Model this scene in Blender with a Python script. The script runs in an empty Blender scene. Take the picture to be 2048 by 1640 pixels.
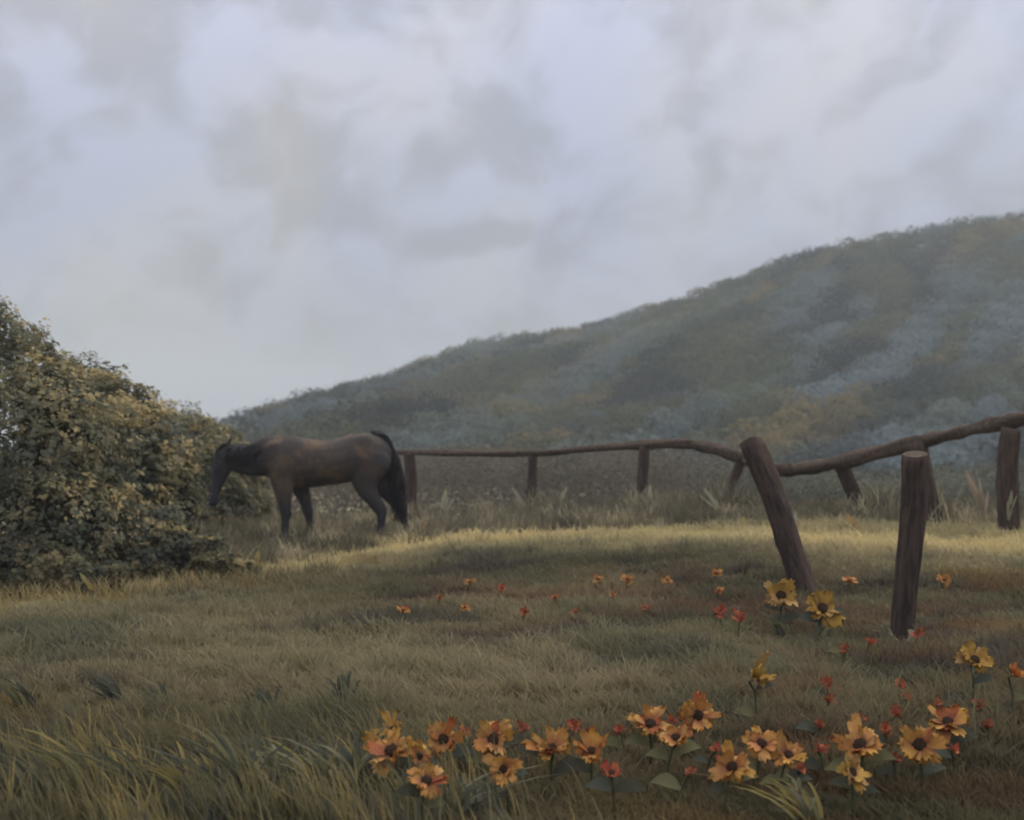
import bpy, bmesh, math, random
import numpy as np
from mathutils import Vector, Matrix, Quaternion
random.seed(7); rng = np.random.default_rng(7)
R = math.radians
SC = bpy.context.scene
COL = SC.collection

# ------------------------------------------------------------------ camera
F, HOR, EYE = 2276.0, 895.0, 1.25          # focal length in photo pixels, horizon row, eye height
cam_d = bpy.data.cameras.new('camera'); cam = bpy.data.objects.new('camera', cam_d); COL.objects.link(cam)
cam.location = (0, 0, EYE); cam.rotation_euler = (R(90), 0, 0)
cam_d.sensor_width = 36; cam_d.lens = F / 2048 * 36
cam_d.shift_y = (HOR - 820) / 2048
cam_d.clip_start = 0.05; cam_d.clip_end = 6000
cam_d.dof.use_dof = True; cam_d.dof.focus_distance = 5.6; cam_d.dof.aperture_fstop = 2.2
SC.camera = cam
SC.view_settings.view_transform = 'Standard'; SC.view_settings.look = 'None'
SC.view_settings.gamma = 1; SC.view_settings.exposure = 0.12
SC.cycles.use_denoising = True
SC.cycles.filter_width = 1.8
SC.cycles.max_bounces = 6; SC.cycles.volume_bounces = 1
SC.cycles.volume_step_rate = 1

# ------------------------------------------------------------------ sun + sky
SUN_EL, SUN_AZ = R(42), R(60)              # azimuth measured from +Y towards +X
sd = bpy.data.lights.new('sun', 'SUN'); sd.energy = 1.35; sd.angle = R(20); sd.color = (1.0, .88, .70)
sun = bpy.data.objects.new('sun', sd); COL.objects.link(sun)
sv = Vector((math.sin(SUN_AZ) * math.cos(SUN_EL), math.cos(SUN_AZ) * math.cos(SUN_EL), math.sin(SUN_EL)))
sun.rotation_euler = sv.to_track_quat('Z', 'Y').to_euler()

class NT:
    """small helper for wiring node trees"""
    def __init__(s, nt): s.nt = nt; nt.nodes.clear()
    def n(s, t, **k):
        nd = s.nt.nodes.new(t)
        for a, v in k.items():
            if a.startswith('i_'):
                nd.inputs[int(a[2:]) if a[2:].isdigit() else a[2:].replace('_', ' ')].default_value = v
            else: setattr(nd, a, v)
        return nd
    def l(s, a, b): s.nt.links.new(a, b)
    def m(s, op, a, b=None, c=None, clamp=False):
        nd = s.nt.nodes.new('ShaderNodeMath'); nd.operation = op; nd.use_clamp = clamp
        for i, v in enumerate((a, b, c)):
            if v is None: continue
            if isinstance(v, (int, float)): nd.inputs[i].default_value = v
            else: s.l(v, nd.inputs[i])
        return nd.outputs[0]
    def vm(s, op, a, b=None):
        nd = s.nt.nodes.new('ShaderNodeVectorMath'); nd.operation = op
        for i, v in enumerate((a, b)):
            if v is None: continue
            if isinstance(v, (tuple, list)): nd.inputs[i].default_value = v
            else: s.l(v, nd.inputs[i])
        return nd.outputs[0]
    def mix(s, f, a, b, mode='MIX'):
        nd = s.nt.nodes.new('ShaderNodeMix'); nd.data_type = 'RGBA'; nd.blend_type = mode
        for i, v in ((0, f), (6, a), (7, b)):
            if isinstance(v, (int, float)): nd.inputs[i].default_value = v
            elif isinstance(v, (tuple, list)): nd.inputs[i].default_value = (*v[:3], 1)
            else: s.l(v, nd.inputs[i])
        return nd.outputs[2]
    def ramp(s, f, lo, hi):
        nd = s.nt.nodes.new('ShaderNodeMapRange'); nd.interpolation_type = 'SMOOTHSTEP'
        s.l(f, nd.inputs[0]); nd.inputs[1].default_value = lo; nd.inputs[2].default_value = hi
        return nd.outputs[0]
    def noise(s, vec, scale, detail=4, rough=.5, dist=0.0):
        nd = s.n('ShaderNodeTexNoise', i_Scale=scale, i_Detail=detail, i_Roughness=rough, i_Distortion=dist)
        s.l(vec, nd.inputs['Vector']); return nd.outputs[0]
    def combine(s, x, y, z):
        nd = s.nt.nodes.new('ShaderNodeCombineXYZ')
        for i, v in enumerate((x, y, z)):
            if isinstance(v, (int, float)): nd.inputs[i].default_value = v
            else: s.l(v, nd.inputs[i])
        return nd.outputs[0]

W = bpy.data.worlds.new('World'); SC.world = W; W.use_nodes = True
w = NT(W.node_tree)
out = w.n('ShaderNodeOutputWorld'); bg = w.n('ShaderNodeBackground'); bg.inputs[1].default_value = 0.1
w.l(bg.outputs[0], out.inputs[0])
sky = w.n('ShaderNodeTexSky', sky_type='NISHITA', sun_disc=False, sun_elevation=SUN_EL, sun_rotation=SUN_AZ)
tc = w.n('ShaderNodeTexCoord'); d = w.vm('NORMALIZE', tc.outputs['Generated'])
sp = w.n('ShaderNodeSeparateXYZ'); w.l(d, sp.inputs[0])
az = w.m('ARCTAN2', sp.outputs[0], sp.outputs[1]); el = w.m('ARCSINE', sp.outputs[2])
# soft turbulent warp of the direction, so that cloud edges wander
wn = w.n('ShaderNodeTexNoise', i_Scale=9.0, i_Detail=2.0, i_Roughness=.45); w.l(d, wn.inputs['Vector'])
ws = w.n('ShaderNodeSeparateColor'); w.l(wn.outputs['Color'], ws.inputs[0])
azw = w.m('ADD', az, w.m('MULTIPLY', w.m('SUBTRACT', ws.outputs[0], .5), .11))
elw = w.m('ADD', el, w.m('MULTIPLY', w.m('SUBTRACT', ws.outputs[1], .5), .08))
# streaked cloud deck: noise stretched along lines that climb to the right
th = R(24)
a1 = w.m('ADD', w.m('MULTIPLY', azw, math.cos(th)), w.m('MULTIPLY', elw, math.sin(th)))
b1 = w.m('SUBTRACT', w.m('MULTIPLY', elw, math.cos(th)), w.m('MULTIPLY', azw, math.sin(th)))
cv = w.combine(w.m('MULTIPLY', a1, .62), b1, 3.1)
n1 = w.noise(cv, 13.0, 3.0, .5)
n2 = w.noise(w.combine(w.m('MULTIPLY', a1, .8), b1, 8.4), 30.0, 2.5, .5)
n3 = w.noise(w.combine(a1, b1, 1.7), 4.0, 2.0, .5)
# the larger clouds, placed by direction (photo px -> azimuth, elevation), amp<0 = grey hollow
BL = [(440,105,95,70,0,.9),(90,160,90,60,-20,.55),(150,230,80,50,-50,.4),(230,400,120,70,-10,.6),(730,180,150,90,-10,.6),
      (1230,160,120,85,30,.95),(1520,205,90,50,25,.7),(1660,70,140,70,40,.9),(1880,200,150,60,30,.5),(1960,60,120,70,25,.35),
      (960,590,140,60,10,.7),(700,540,160,50,15,.4),(520,820,200,90,-20,.9),(1300,560,130,60,15,.45),(1060,390,160,50,10,.35),
      (1700,330,220,50,20,.3),(330,650,170,60,10,.2),(860,60,120,50,0,.3),(1400,430,180,60,15,.25),(60,520,110,60,20,.45),(240,540,80,60,20,.5),
      (230,60,130,60,30,-.6),(560,300,170,90,10,-.55),(900,330,170,80,5,-.3),(1050,230,110,60,20,-.5),(1420,70,120,80,30,-.4),
      (1400,240,90,50,20,-.4),(1800,120,90,40,30,-.4),(850,470,180,50,0,-.45),(60,280,90,60,0,-.35),(1180,470,150,40,10,-.3),(640,430,180,40,0,-.3),(380,480,100,40,0,-.35),(1900,330,150,50,20,-.35),(640,110,60,45,10,.6),(1120,90,70,40,15,.5),(330,330,70,45,0,.5),(470,470,80,45,10,.45),(880,400,80,40,10,.5),(1600,300,80,40,25,.5),(1780,260,70,35,30,.5),(560,640,90,40,15,.4),(820,520,80,35,10,.45),(1990,250,70,40,20,.4),(30,60,70,50,0,.4),(300,250,60,35,20,.35),(980,130,60,35,15,.45),(800,300,60,30,10,.4),(1330,310,70,35,20,.35),(1500,90,60,40,30,.4),(430,400,60,35,0,.4),(130,620,70,35,10,.35),(1180,300,50,30,10,-.4),(740,100,50,40,10,-.4),(1600,120,50,40,30,-.5),(330,150,60,50,0,-.4),(950,480,70,30,10,-.35),(160,350,60,40,0,-.4)]
acc = None
for (px, py, rx, ry, ang, amp) in BL:
    if amp < 0: amp *= .62
    elif py > 300: amp *= 1.25
    A0 = math.atan2(px - 1024, F); E0 = math.atan2(HOR - py, math.hypot(F, px - 1024))
    t = R(ang); ca, sa = math.cos(t), math.sin(t); rx_, ry_ = rx * 1.0 / F, ry * 1.0 / F
    dx = w.m('SUBTRACT', azw, A0); dy = w.m('SUBTRACT', elw, E0)
    u = w.m('MULTIPLY_ADD', dx, ca / rx_, w.m('MULTIPLY', dy, sa / rx_))
    v = w.m('MULTIPLY_ADD', dy, ca / ry_, w.m('MULTIPLY', dx, -sa / ry_))
    r2 = w.m('MULTIPLY_ADD', u, u, w.m('MULTIPLY', v, v))
    g = w.m('MULTIPLY', w.m('EXPONENT', w.m('MULTIPLY', w.m('POWER', r2, 1.5), -.7)), amp)
    acc = g if acc is None else w.m('ADD', acc, g)
blob = w.m('MULTIPLY', acc, .48)
lum = w.m('ADD', w.m('ADD', w.m('MULTIPLY', w.m('SUBTRACT', n1, .5), .62), w.m('MULTIPLY', w.m('SUBTRACT', n2, .5), .95)), blob)
lum = w.m('ADD', lum, .46, clamp=True)
warm = w.ramp(n3, .40, .68)
grey = w.mix(warm, (.282, .292, .350), (.335, .326, .325))
white = w.mix(warm, (.375, .393, .500), (.440, .434, .452))
cloud = w.mix(w.ramp(lum, .24, .80), grey, white)
cloud = w.mix(w.m('MULTIPLY', w.ramp(sp.outputs[2], .13, .02), .55), cloud, (.385, .430, .570))
# overcast skies brighten towards the zenith
zen = w.m('ADD', .92, w.m('MULTIPLY', w.m('POWER', w.m('MAXIMUM', sp.outputs[2], 0.0), 1.5), 3.2))
cloud = w.mix(w.ramp(sp.outputs[2], .42, .8), cloud, (.46, .445, .43))
cloud = w.vm('SCALE', cloud); w.l(w.m('MULTIPLY', zen, 10.0), cloud.node.inputs['Scale'])
col = w.mix(.90, sky.outputs[0], cloud)      # a tenth of blue sky through the cloud deck
w.l(col, bg.inputs[0])

# ------------------------------------------------------------------ small helpers
def tag(o, label=None, cat=None, group=None, kind=None):
    if label: o['label'] = label
    if cat: o['category'] = cat
    if group: o['group'] = group
    if kind: o['kind'] = kind
    return o
def empty(name, loc, rz=0):
    o = bpy.data.objects.new(name, None); COL.objects.link(o); o.empty_display_size = .1
    o.location = loc; o.rotation_euler = (0, 0, rz); return o
def link(name, me, mat, parent=None, smooth=True):
    me.name = name
    o = bpy.data.objects.new(name, me); COL.objects.link(o)
    if mat: me.materials.append(mat)
    if smooth: me.polygons.foreach_set('use_smooth', [True] * len(me.polygons))
    if parent: o.parent = parent
    return o
def np_mesh(name, V, faces, cols=None):
    """V (n,3); faces (m,k) constant k; cols (n,3)"""
    V = np.asarray(V, np.float32); faces = np.asarray(faces, np.int32); m, k = faces.shape
    me = bpy.data.meshes.new(name)
    me.vertices.add(len(V)); me.vertices.foreach_set('co', V.ravel())
    me.loops.add(m * k); me.loops.foreach_set('vertex_index', faces.ravel())
    me.polygons.add(m); me.polygons.foreach_set('loop_start', np.arange(0, m * k, k, dtype=np.int32))
    me.polygons.foreach_set('loop_total', np.full(m, k, np.int32))
    me.update(calc_edges=True)
    if cols is not None:
        at = me.color_attributes.new('tint', 'FLOAT_COLOR', 'POINT')
        c = np.ones((len(V), 4), np.float32); c[:, :3] = cols
        at.data.foreach_set('color', c.ravel())
    return me

_waves = {}
def snoise(P, scale, seed=0, n=9):
    """smooth pseudo-noise 0..1 from summed sines; P (n,2|3)"""
    P = np.asarray(P, float)
    key = (seed, P.shape[1])
    if key not in _waves:
        r = np.random.default_rng(seed + 100)
        _waves[key] = (r.normal(size=(n, P.shape[1])), r.uniform(0, 6.28, n), r.uniform(.6, 1.4, n))
    D, ph, am = _waves[key]
    a = (P / scale) @ D.T * 2.2 + ph
    s = (np.sin(a + 1.3 * np.sin(a[:, ::-1] * .7)) * am).sum(1) / math.sqrt((am ** 2).sum() / 2)
    return 1 / (1 + np.exp(-1.5 * s))
def sstep(a, b, x):
    t = np.clip((np.asarray(x, float) - a) / (b - a), 0, 1); return t * t * (3 - 2 * t)
def lerp(a, b, t): return np.asarray(a) * (1 - t)[:, None] + np.asarray(b) * t[:, None]

# ------------------------------------------------------------------ terrain
def terrain(x, y):
    x = np.asarray(x, float); y = np.asarray(y, float)
    right = sstep(-2.5, 3.0, x)
    z = .27 * right * sstep(7.5, 13.2, y) - .05 * sstep(-1, -5, x) * sstep(6, 10, y)
    z = z + .05 * (snoise(np.stack([x.ravel(), y.ravel()], 1), 3.5, 5).reshape(x.shape) - .5)
    z = z + .02 * (snoise(np.stack([x.ravel(), y.ravel()], 1), 1.1, 6).reshape(x.shape) - .5)
    fall = sstep(16, 60, y)
    z = z - 1.6 * fall
    z = z - 2.0 * sstep(60, 600, np.hypot(x, y))
    return z
def tz(x, y): return float(terrain(np.array([x]), np.array([y]))[0])
def at(px, py, Y): return Vector(((px - 1024) * Y / F, Y, EYE - (py - HOR) * Y / F))
def ground_at(px, py):
    for k in range(400):
        Y = 2.5 + k * .05
        p = at(px, py, Y)
        if p.z <= tz(p.x, Y): return Vector((p.x, Y, tz(p.x, Y)))
    return p

# colour of the meadow, by place on the ground
BAND = [ground_at(px, py) for px, py in [(-150,1222),(0,1212),(200,1195),(400,1172),(600,1138),(780,1105),(960,1085),(1300,1072),(1600,1082),(1850,1096),(2050,1098),(2300,1100)]]
BX = np.array([p.x for p in BAND]); BY = np.array([p.y for p in BAND])
def meadow_col(x, y):
    P = np.stack([x, y], 1); n = len(x)
    Pw = np.stack([x * .45, y], 1)                      # patches lie longer across than in depth
    a = snoise(Pw, .9, 11); b = snoise(Pw, .38, 12); c = snoise(P, 1.6, 13); d_ = snoise(Pw, .5, 14)
    C = lerp(np.tile((.290, .270, .160), (n, 1)), np.tile((.335, .285, .180), (n, 1)), a)
    C = lerp(C, np.tile((.195, .200, .124), (n, 1)), sstep(.5, .9, c) * .8)
    C = lerp(C, np.tile((.125, .118, .105), (n, 1)), sstep(.66, .95, b) * .75)
    C = lerp(C, np.tile((.34, .24, .095), (n, 1)), sstep(.84, .97, d_) * .6)
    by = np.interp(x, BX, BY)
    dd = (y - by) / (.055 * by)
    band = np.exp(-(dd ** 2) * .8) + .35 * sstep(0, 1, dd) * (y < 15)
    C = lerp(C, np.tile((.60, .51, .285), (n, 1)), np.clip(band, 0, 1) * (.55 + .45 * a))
    far = sstep(14.6, 16.5, y) * sstep(-1.5, 0, x)
    C = lerp(C, np.tile((.120, .118, .085), (n, 1)), far * .85)
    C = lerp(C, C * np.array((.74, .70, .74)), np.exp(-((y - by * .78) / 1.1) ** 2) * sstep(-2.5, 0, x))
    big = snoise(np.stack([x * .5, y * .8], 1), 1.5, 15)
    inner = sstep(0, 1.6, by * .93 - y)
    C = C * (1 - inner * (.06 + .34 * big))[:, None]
    mid = np.exp(-((y - 8.6) / 1.3) ** 2) * sstep(-1.6, -.2, x) * sstep(.3, .6, snoise(np.stack([x * .6, y], 1), .45, 16))
    C = lerp(C, np.tile((.155, .085, .062), (n, 1)), mid * .6)                  # bare reddish litter between the small flowers
    rt = sstep(.3, 1.2, x) * sstep(7.6, 5.6, y) * sstep(.45, .75, snoise(P, .30, 17))
    C = lerp(C, np.tile((.200, .085, .055), (n, 1)), rt * .32)
    near = sstep(6.4, 3.4, y)                            # darker growth along the near side
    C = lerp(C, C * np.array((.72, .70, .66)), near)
    return C

# ------------------------------------------------------------------ materials
def mat(name, base=(.2, .2, .2), rough=.8, spec=.25, attr=False, scale=0, amt=.25, dark=None, coord='Object', bump=0.0, bscale=60, stretch=None, sub=0.0, trans=0.0):
    m = bpy.data.materials.new(name); m.use_nodes = True; t = NT(m.node_tree)
    o = t.n('ShaderNodeOutputMaterial'); p = t.n('ShaderNodeBsdfPrincipled', i_Roughness=rough)
    p.inputs['Specular IOR Level'].default_value = spec
    tc = t.n('ShaderNodeTexCoord'); vec = tc.outputs[coord]
    if stretch: vec = t.vm('MULTIPLY', vec, stretch)
    if attr:
        a = t.n('ShaderNodeAttribute', attribute_name='tint'); c = a.outputs['Color']
    else:
        rgb = t.n('ShaderNodeRGB'); rgb.outputs[0].default_value = (*base, 1); c = rgb.outputs[0]
    if scale:
        f = t.ramp(t.noise(vec, scale, 6, .6), .3, .7)
        dk = dark if dark else tuple(v * (1 - amt) for v in base)
        if attr: c = t.mix(f, c, (1 - amt,) * 3, 'MULTIPLY')
        else: c = t.mix(f, c, dk)
    t.l(c, p.inputs['Base Color'])
    if bump:
        bn = t.n('ShaderNodeBump', i_Strength=bump, i_Distance=.02)
        t.l(t.noise(vec, bscale, 6, .65), bn.inputs['Height']); t.l(bn.outputs[0], p.inputs['Normal'])
    if trans:
        tr = t.n('ShaderNodeBsdfTranslucent'); t.l(c, tr.inputs[0])
        ms = t.n('ShaderNodeMixShader'); ms.inputs[0].default_value = trans
        t.l(p.outputs[0], ms.inputs[1]); t.l(tr.outputs[0], ms.inputs[2]); t.l(ms.outputs[0], o.inputs[0])
    else: t.l(p.outputs[0], o.inputs[0])
    return m
M = {
 'ground': mat('ground', attr=True, scale=9, amt=.25, rough=.95, spec=.1, bump=.5, bscale=40, coord='Object'),
 'grass': mat('grass', attr=True, rough=.8, spec=.1, trans=.45),
 'leaf': mat('leaf', attr=True, rough=.85, spec=.1, trans=.4),
 'wood_far': mat('wood_far', attr=True, rough=.95, spec=.0, trans=.4),
 'log': mat('log', base=(.100, .070, .058), dark=(.036, .028, .028), scale=5, rough=.85, spec=.2, bump=.9, bscale=14, stretch=(6, 6, 1.0)),
 'rail': mat('rail', base=(.135, .098, .073), dark=(.045, .034, .031), scale=5, rough=.85, spec=.2, bump=.9, bscale=12, stretch=(1.0, 6, 6)),
 'endgrain': mat('endgrain', base=(.11, .08, .06), dark=(.05, .038, .032), scale=20, rough=.9),
 'stem': mat('stem', base=(.085, .095, .045), scale=10, amt=.3, rough=.7),
 'bark': mat('bark', base=(.075, .06, .045), scale=20, amt=.4, rough=.9, bump=.5),
 'petal': mat('petal', attr=True, rough=.65, spec=.2, scale=60, amt=.22, trans=.15),
 'disc': mat('disc', base=(.055, .030, .018), scale=120, amt=.5, rough=.95, bump=.8, bscale=150),
 'hoof': mat('hoof', base=(.035, .03, .03), scale=20, amt=.3, rough=.6),
 'eye': mat('eye', base=(.008, .006, .005), rough=.15, spec=.6),
 'hair': mat('hair', base=(.022, .022, .030), dark=(.010, .010, .014), scale=14, rough=.6, spec=.35, bump=.6, bscale=40, stretch=(6, 6, 1)),
}

# ------------------------------------------------------------------ ground sheet
def grid_mesh(name, xs, ys, zf, cf):
    X, Y = np.meshgrid(xs, ys); Z = zf(X, Y)
    V = np.stack([X.ravel(), Y.ravel(), Z.ravel()], 1)
    nx, ny = len(xs), len(ys)
    i = np.arange(nx - 1)[None, :] + np.arange(ny - 1)[:, None] * nx
    Fc = np.stack([i, i + 1, i + 1 + nx, i + nx], -1).reshape(-1, 4)
    return np_mesh(name, V, Fc, cf(V[:, 0], V[:, 1]))
def warp(n, lin, far):
    t = np.linspace(-1, 1, n); return np.sign(t) * (lin * np.abs(t) + (far - lin) * np.abs(t) ** 7)
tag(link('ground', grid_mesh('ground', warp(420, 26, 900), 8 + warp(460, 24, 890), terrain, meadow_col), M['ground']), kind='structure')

# ------------------------------------------------------------------ the hill across the valley
SKX = [430,500,560,620,680,750,820,880,950,1000,1100,1200,1300,1400,1480,1560,1650,1720,1800,1900,1950,2048,2200,2500,3000]
SKY_ = [1010,950,892,843,808,772,733,708,683,670,660,640,610,580,550,517,488,478,461,442,433,425,405,390,400]
HD = 220.0
def hill_z(x, y):
    px = 1024 + x * F / HD
    top = EYE + (HOR - np.interp(px, SKX, SKY_)) * HD / F - 3.6
    top = np.where(px < 430, top - (430 - px) * .02, top)
    t = np.clip((y - 80) / (HD - 80), 0, 1)
    back = sstep(HD + 20, HD + 190, y)
    sh = x.shape
    P = np.stack([(x * .8 + y * .6).ravel() * .5, (-x * .6 + y * .8).ravel()], 1)
    n = (snoise(P, 22, 21).reshape(sh) - .5) * 5.5 * t * (1 - t) * 4 * .9
    return -3.2 + (top + 3.2) * (t ** 1.12) * (1 - back) + n
def wood_col(x, y, r):
    P = np.stack([(x * .43 + y * .90) * .22, (-x * .90 + y * .43)], 1); k = len(x)   # species grow in belts slanting up the slope
    a = snoise(P, 9, 31); b = snoise(P, 6.5, 32); c = snoise(P, 9, 33); e = snoise(P + 40, 8, 34)
    C = lerp(np.tile((.076, .084, .052), (k, 1)), np.tile((.150, .120, .062), (k, 1)), sstep(.42, .8, a))
    C = lerp(C, np.tile((.026, .030, .036), (k, 1)), sstep(.48, .8, b) * .9)
    low = sstep(0, 60, x) * sstep(190, 110, y)  # bluish mist on the lower right slope, painted into the tree colour
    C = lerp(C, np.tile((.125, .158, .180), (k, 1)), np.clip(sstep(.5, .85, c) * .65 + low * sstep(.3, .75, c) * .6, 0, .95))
    C = lerp(C, np.tile((.085, .100, .050), (k, 1)), sstep(.65, .9, e) * .5)
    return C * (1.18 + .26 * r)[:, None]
hx = np.linspace(-110, 330, 180); hy = np.linspace(76, 430, 120)
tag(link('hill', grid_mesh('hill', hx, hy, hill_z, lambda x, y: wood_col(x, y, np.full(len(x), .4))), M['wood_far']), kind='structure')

def unit(n, r=rng):
    v = r.normal(size=(n, 3)); return v / np.linalg.norm(v, axis=1)[:, None]
def leaf_quads(P, N, size, aspect=.5, wob=.7):
    """a folded, pointed leaf at each P facing roughly N -> verts (4n,3), faces (n,4)"""
    n = len(P); size = np.broadcast_to(size, (n,))[:, None]
    N = N + rng.normal(size=(n, 3)) * wob; N /= np.linalg.norm(N, axis=1)[:, None]
    T = np.cross(N, unit(n)); T /= np.linalg.norm(T, axis=1)[:, None] + 1e-9
    B = np.cross(N, T)
    V = np.stack([P - T * size * .5, P + B * size * aspect * .5 + N * size * .08 - T * size * .05,
                  P + T * size * .5, P - B * size * aspect * .5 + N * size * .08 - T * size * .05], 1)
    return V.reshape(-1, 3), np.arange(4 * n).reshape(n, 4)

gx, gy = np.meshgrid(np.arange(-75, 172, 2.7), np.arange(84, 236, 2.7)); tx = gx.ravel() + rng.uniform(-1.2, 1.2, gx.size); ty = gy.ravel() + rng.uniform(-1.2, 1.2, gx.size)
keep = (np.abs(tx) < ty * .62 + 12) & ((tx > -46) | (ty < 150)); tx, ty = tx[keep], ty[keep]; nt = len(tx)
tr = rng.uniform(1.6, 2.9, nt) * (.75 + .3 * (ty / 220)); tzc = hill_z(tx, ty) + tr * .65
tcol = wood_col(tx, ty, rng.random(nt))
per = 200
dirs = unit(nt * per); dirs[:, 2] = np.abs(dirs[:, 2]) * 1.0 - .15
idx = np.repeat(np.arange(nt), per)
rad = tr[idx] * (rng.uniform(.78, 1.08, nt * per)) * (.85 + .35 * snoise(dirs * 2 + tx[idx, None], 1.3, 41))
P = np.stack([tx[idx], ty[idx], tzc[idx]], 1) + dirs * rad[:, None] * np.array((1, 1, .92))
vis = dirs[:, 1] < .45
P, dirs, idx = P[vis], dirs[vis], idx[vis]
V, Fc = leaf_quads(P, dirs, rng.uniform(.32, .62, len(P)), .8, .22)
Cc = np.repeat(tcol[idx] * rng.uniform(.88, 1.12, len(P))[:, None], 4, 0)
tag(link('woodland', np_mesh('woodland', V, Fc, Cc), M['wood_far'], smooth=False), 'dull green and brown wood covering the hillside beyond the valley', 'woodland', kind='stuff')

# ------------------------------------------------------------------ tubes, logs
def tube(bm, pts, rads, seg=6, cap=True):
    rings = []; n = len(pts)
    for i, p in enumerate(pts):
        tdir = (Vector(pts[min(i + 1, n - 1)]) - Vector(pts[max(i - 1, 0)])).normalized()
        q = tdir.to_track_quat('Z', 'Y')
        rings.append([bm.verts.new(Vector(p) + q @ Vector((math.cos(2 * math.pi * k / seg) * rads[i], math.sin(2 * math.pi * k / seg) * rads[i], 0))) for k in range(seg)])
    for a, b in zip(rings, rings[1:]):
        for k in range(seg): bm.faces.new((a[k], a[(k + 1) % seg], b[(k + 1) % seg], b[k]))
    if cap: bm.faces.new(rings[0][::-1]); bm.faces.new(rings[-1])
def bm_obj(name, bm, mat_, parent=None, smooth=True):
    me = bpy.data.meshes.new(name); bm.to_mesh(me); bm.free()
    return link(name, me, mat_, parent, smooth)
def log_obj(name, p0, p1, r0, r1, mat_, parent=None, base=Vector((0, 0, 0)), bend=(0, 0), seed=0, rough=.12, slant=0.0, seg=20, flat=1.0):
    """a weathered round log from p0 to p1, built along its own Z"""
    p0, p1 = Vector(p0), Vector(p1); L = (p1 - p0).length; r = random.Random(seed)
    n = max(10, int(L / .06)); bm = bmesh.new(); rings = []
    ph = [r.uniform(0, 6.28) for _ in range(8)]
    knots = [(r.uniform(.1, .9), r.uniform(0, 6.28), r.uniform(.5, 1)) for _ in range(5)]
    for i in range(n + 1):
        t = i / n; rr = r0 * (1 - t) + r1 * t
        cx = bend[0] * math.sin(math.pi * t) + rr * .12 * math.sin(5 * t * L + ph[0])
        cy = bend[1] * math.sin(math.pi * t) + rr * .12 * math.sin(4 * t * L + ph[1])
        ring = []
        for k in range(seg):
            a = 2 * math.pi * k / seg
            q = 1 + rough * (.5 * math.sin(2 * a + ph[2] + t * L) + .35 * math.sin(5 * a + ph[3] + t * 2 * L) + .4 * math.sin(3 * a + ph[4] - 6 * t * L) * .6 + .25 * math.sin(9 * a + ph[5] + 9 * t * L))
            for kt, ka, ks in knots:
                da = (a - ka + math.pi) % (2 * math.pi) - math.pi
                q += .22 * ks * math.exp(-((t - kt) * L / .05) ** 2 - (da / .35) ** 2)
            if i in (0, n): q *= .93
            z = t * L + (slant * math.cos(a) * rr if i == n else 0)
            ring.append(bm.verts.new((cx + math.cos(a) * rr * q, cy + math.sin(a) * rr * q * flat, z)))
        rings.append(ring)
    for a, b in zip(rings, rings[1:]):
        for k in range(seg): bm.faces.new((a[k], a[(k + 1) % seg], b[(k + 1) % seg], b[k]))
    f0 = bm.faces.new(rings[0][::-1]); f1 = bm.faces.new(rings[-1]); f0.smooth = f1.smooth = False; f0.material_index = f1.material_index = 1
    me = bpy.data.meshes.new(name); bm.to_mesh(me); bm.free()
    o = link(name, me, mat_, parent, smooth=False); me.materials.append(M['endgrain'])
    sm = [p.material_index == 0 for p in me.polygons]; me.polygons.foreach_set('use_smooth', sm)
    o.location = p0 - base; o.rotation_mode = 'QUATERNION'; o.rotation_quaternion = (p1 - p0).to_track_quat('Z', 'Y')
    return o

# ------------------------------------------------------------------ two thick free-standing posts
def lone_post(pb, pt, rpx0, rpx1, label, seed, dy=0.0, slant=.4):
    b = ground_at(*pb); Y = b.y; t = at(pt[0], pt[1], Y + dy)
    dvec = (t - b).normalized(); b2 = b - dvec * .25
    o = log_obj('fence_post', b2, t, rpx0 * Y / F, rpx1 * Y / F, M['log'], bend=(.01, .0), seed=seed, rough=.13, slant=slant)
    return tag(o, label, 'post', 'thick wooden posts standing in the flowers'), b
postA, baseA = lone_post((1618, 1195), (1503, 884), 24.5, 23.5, 'thick dark wooden post leaning to the left in front of the rail fence', 3, .10)
postB, baseB = lone_post((1803, 1290), (1831, 908), 21.5, 24, 'thick dark wooden post standing almost upright, nearest to the viewer', 4, -.05, .25)

# ------------------------------------------------------------------ rail fence
posts = [(565, 905, 1050, 21.2, 0, 11), (820, 905, 1045, 20, 2, 12), (1064, 906, 1040, 19, -2, 9), (1287, 893, 1035, 18, -3, 10), (1482, 925, 1048, 17, -48, 11),
         (1680, 925, 1040, 15.6, 55, 14), (1838, 885, 1050, 14.2, 32, 20), (2020, 858, 1085, 12.9, -6, 19), (2230, 812, 1150, 11.6, 10, 21)]
fb = at(1287, 900, 18); fb.z = tz(fb.x, 18)
fence = tag(empty('rail_fence', fb), 'crooked log rail fence running back from the right edge behind the horse', 'fence')
for i, (px, pt, pb, Y, lean, wd) in enumerate(posts):
    top = at(px, pt, Y + .02); bx = at(px + lean, pb, Y)
    bot = Vector((bx.x, Y, tz(bx.x, Y) - .15))
    log_obj('post', bot, top, wd * Y / F * 1.06, wd * Y / F * .95, M['log'], fence, fb, seed=20 + i, rough=.15, slant=.2)
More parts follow.
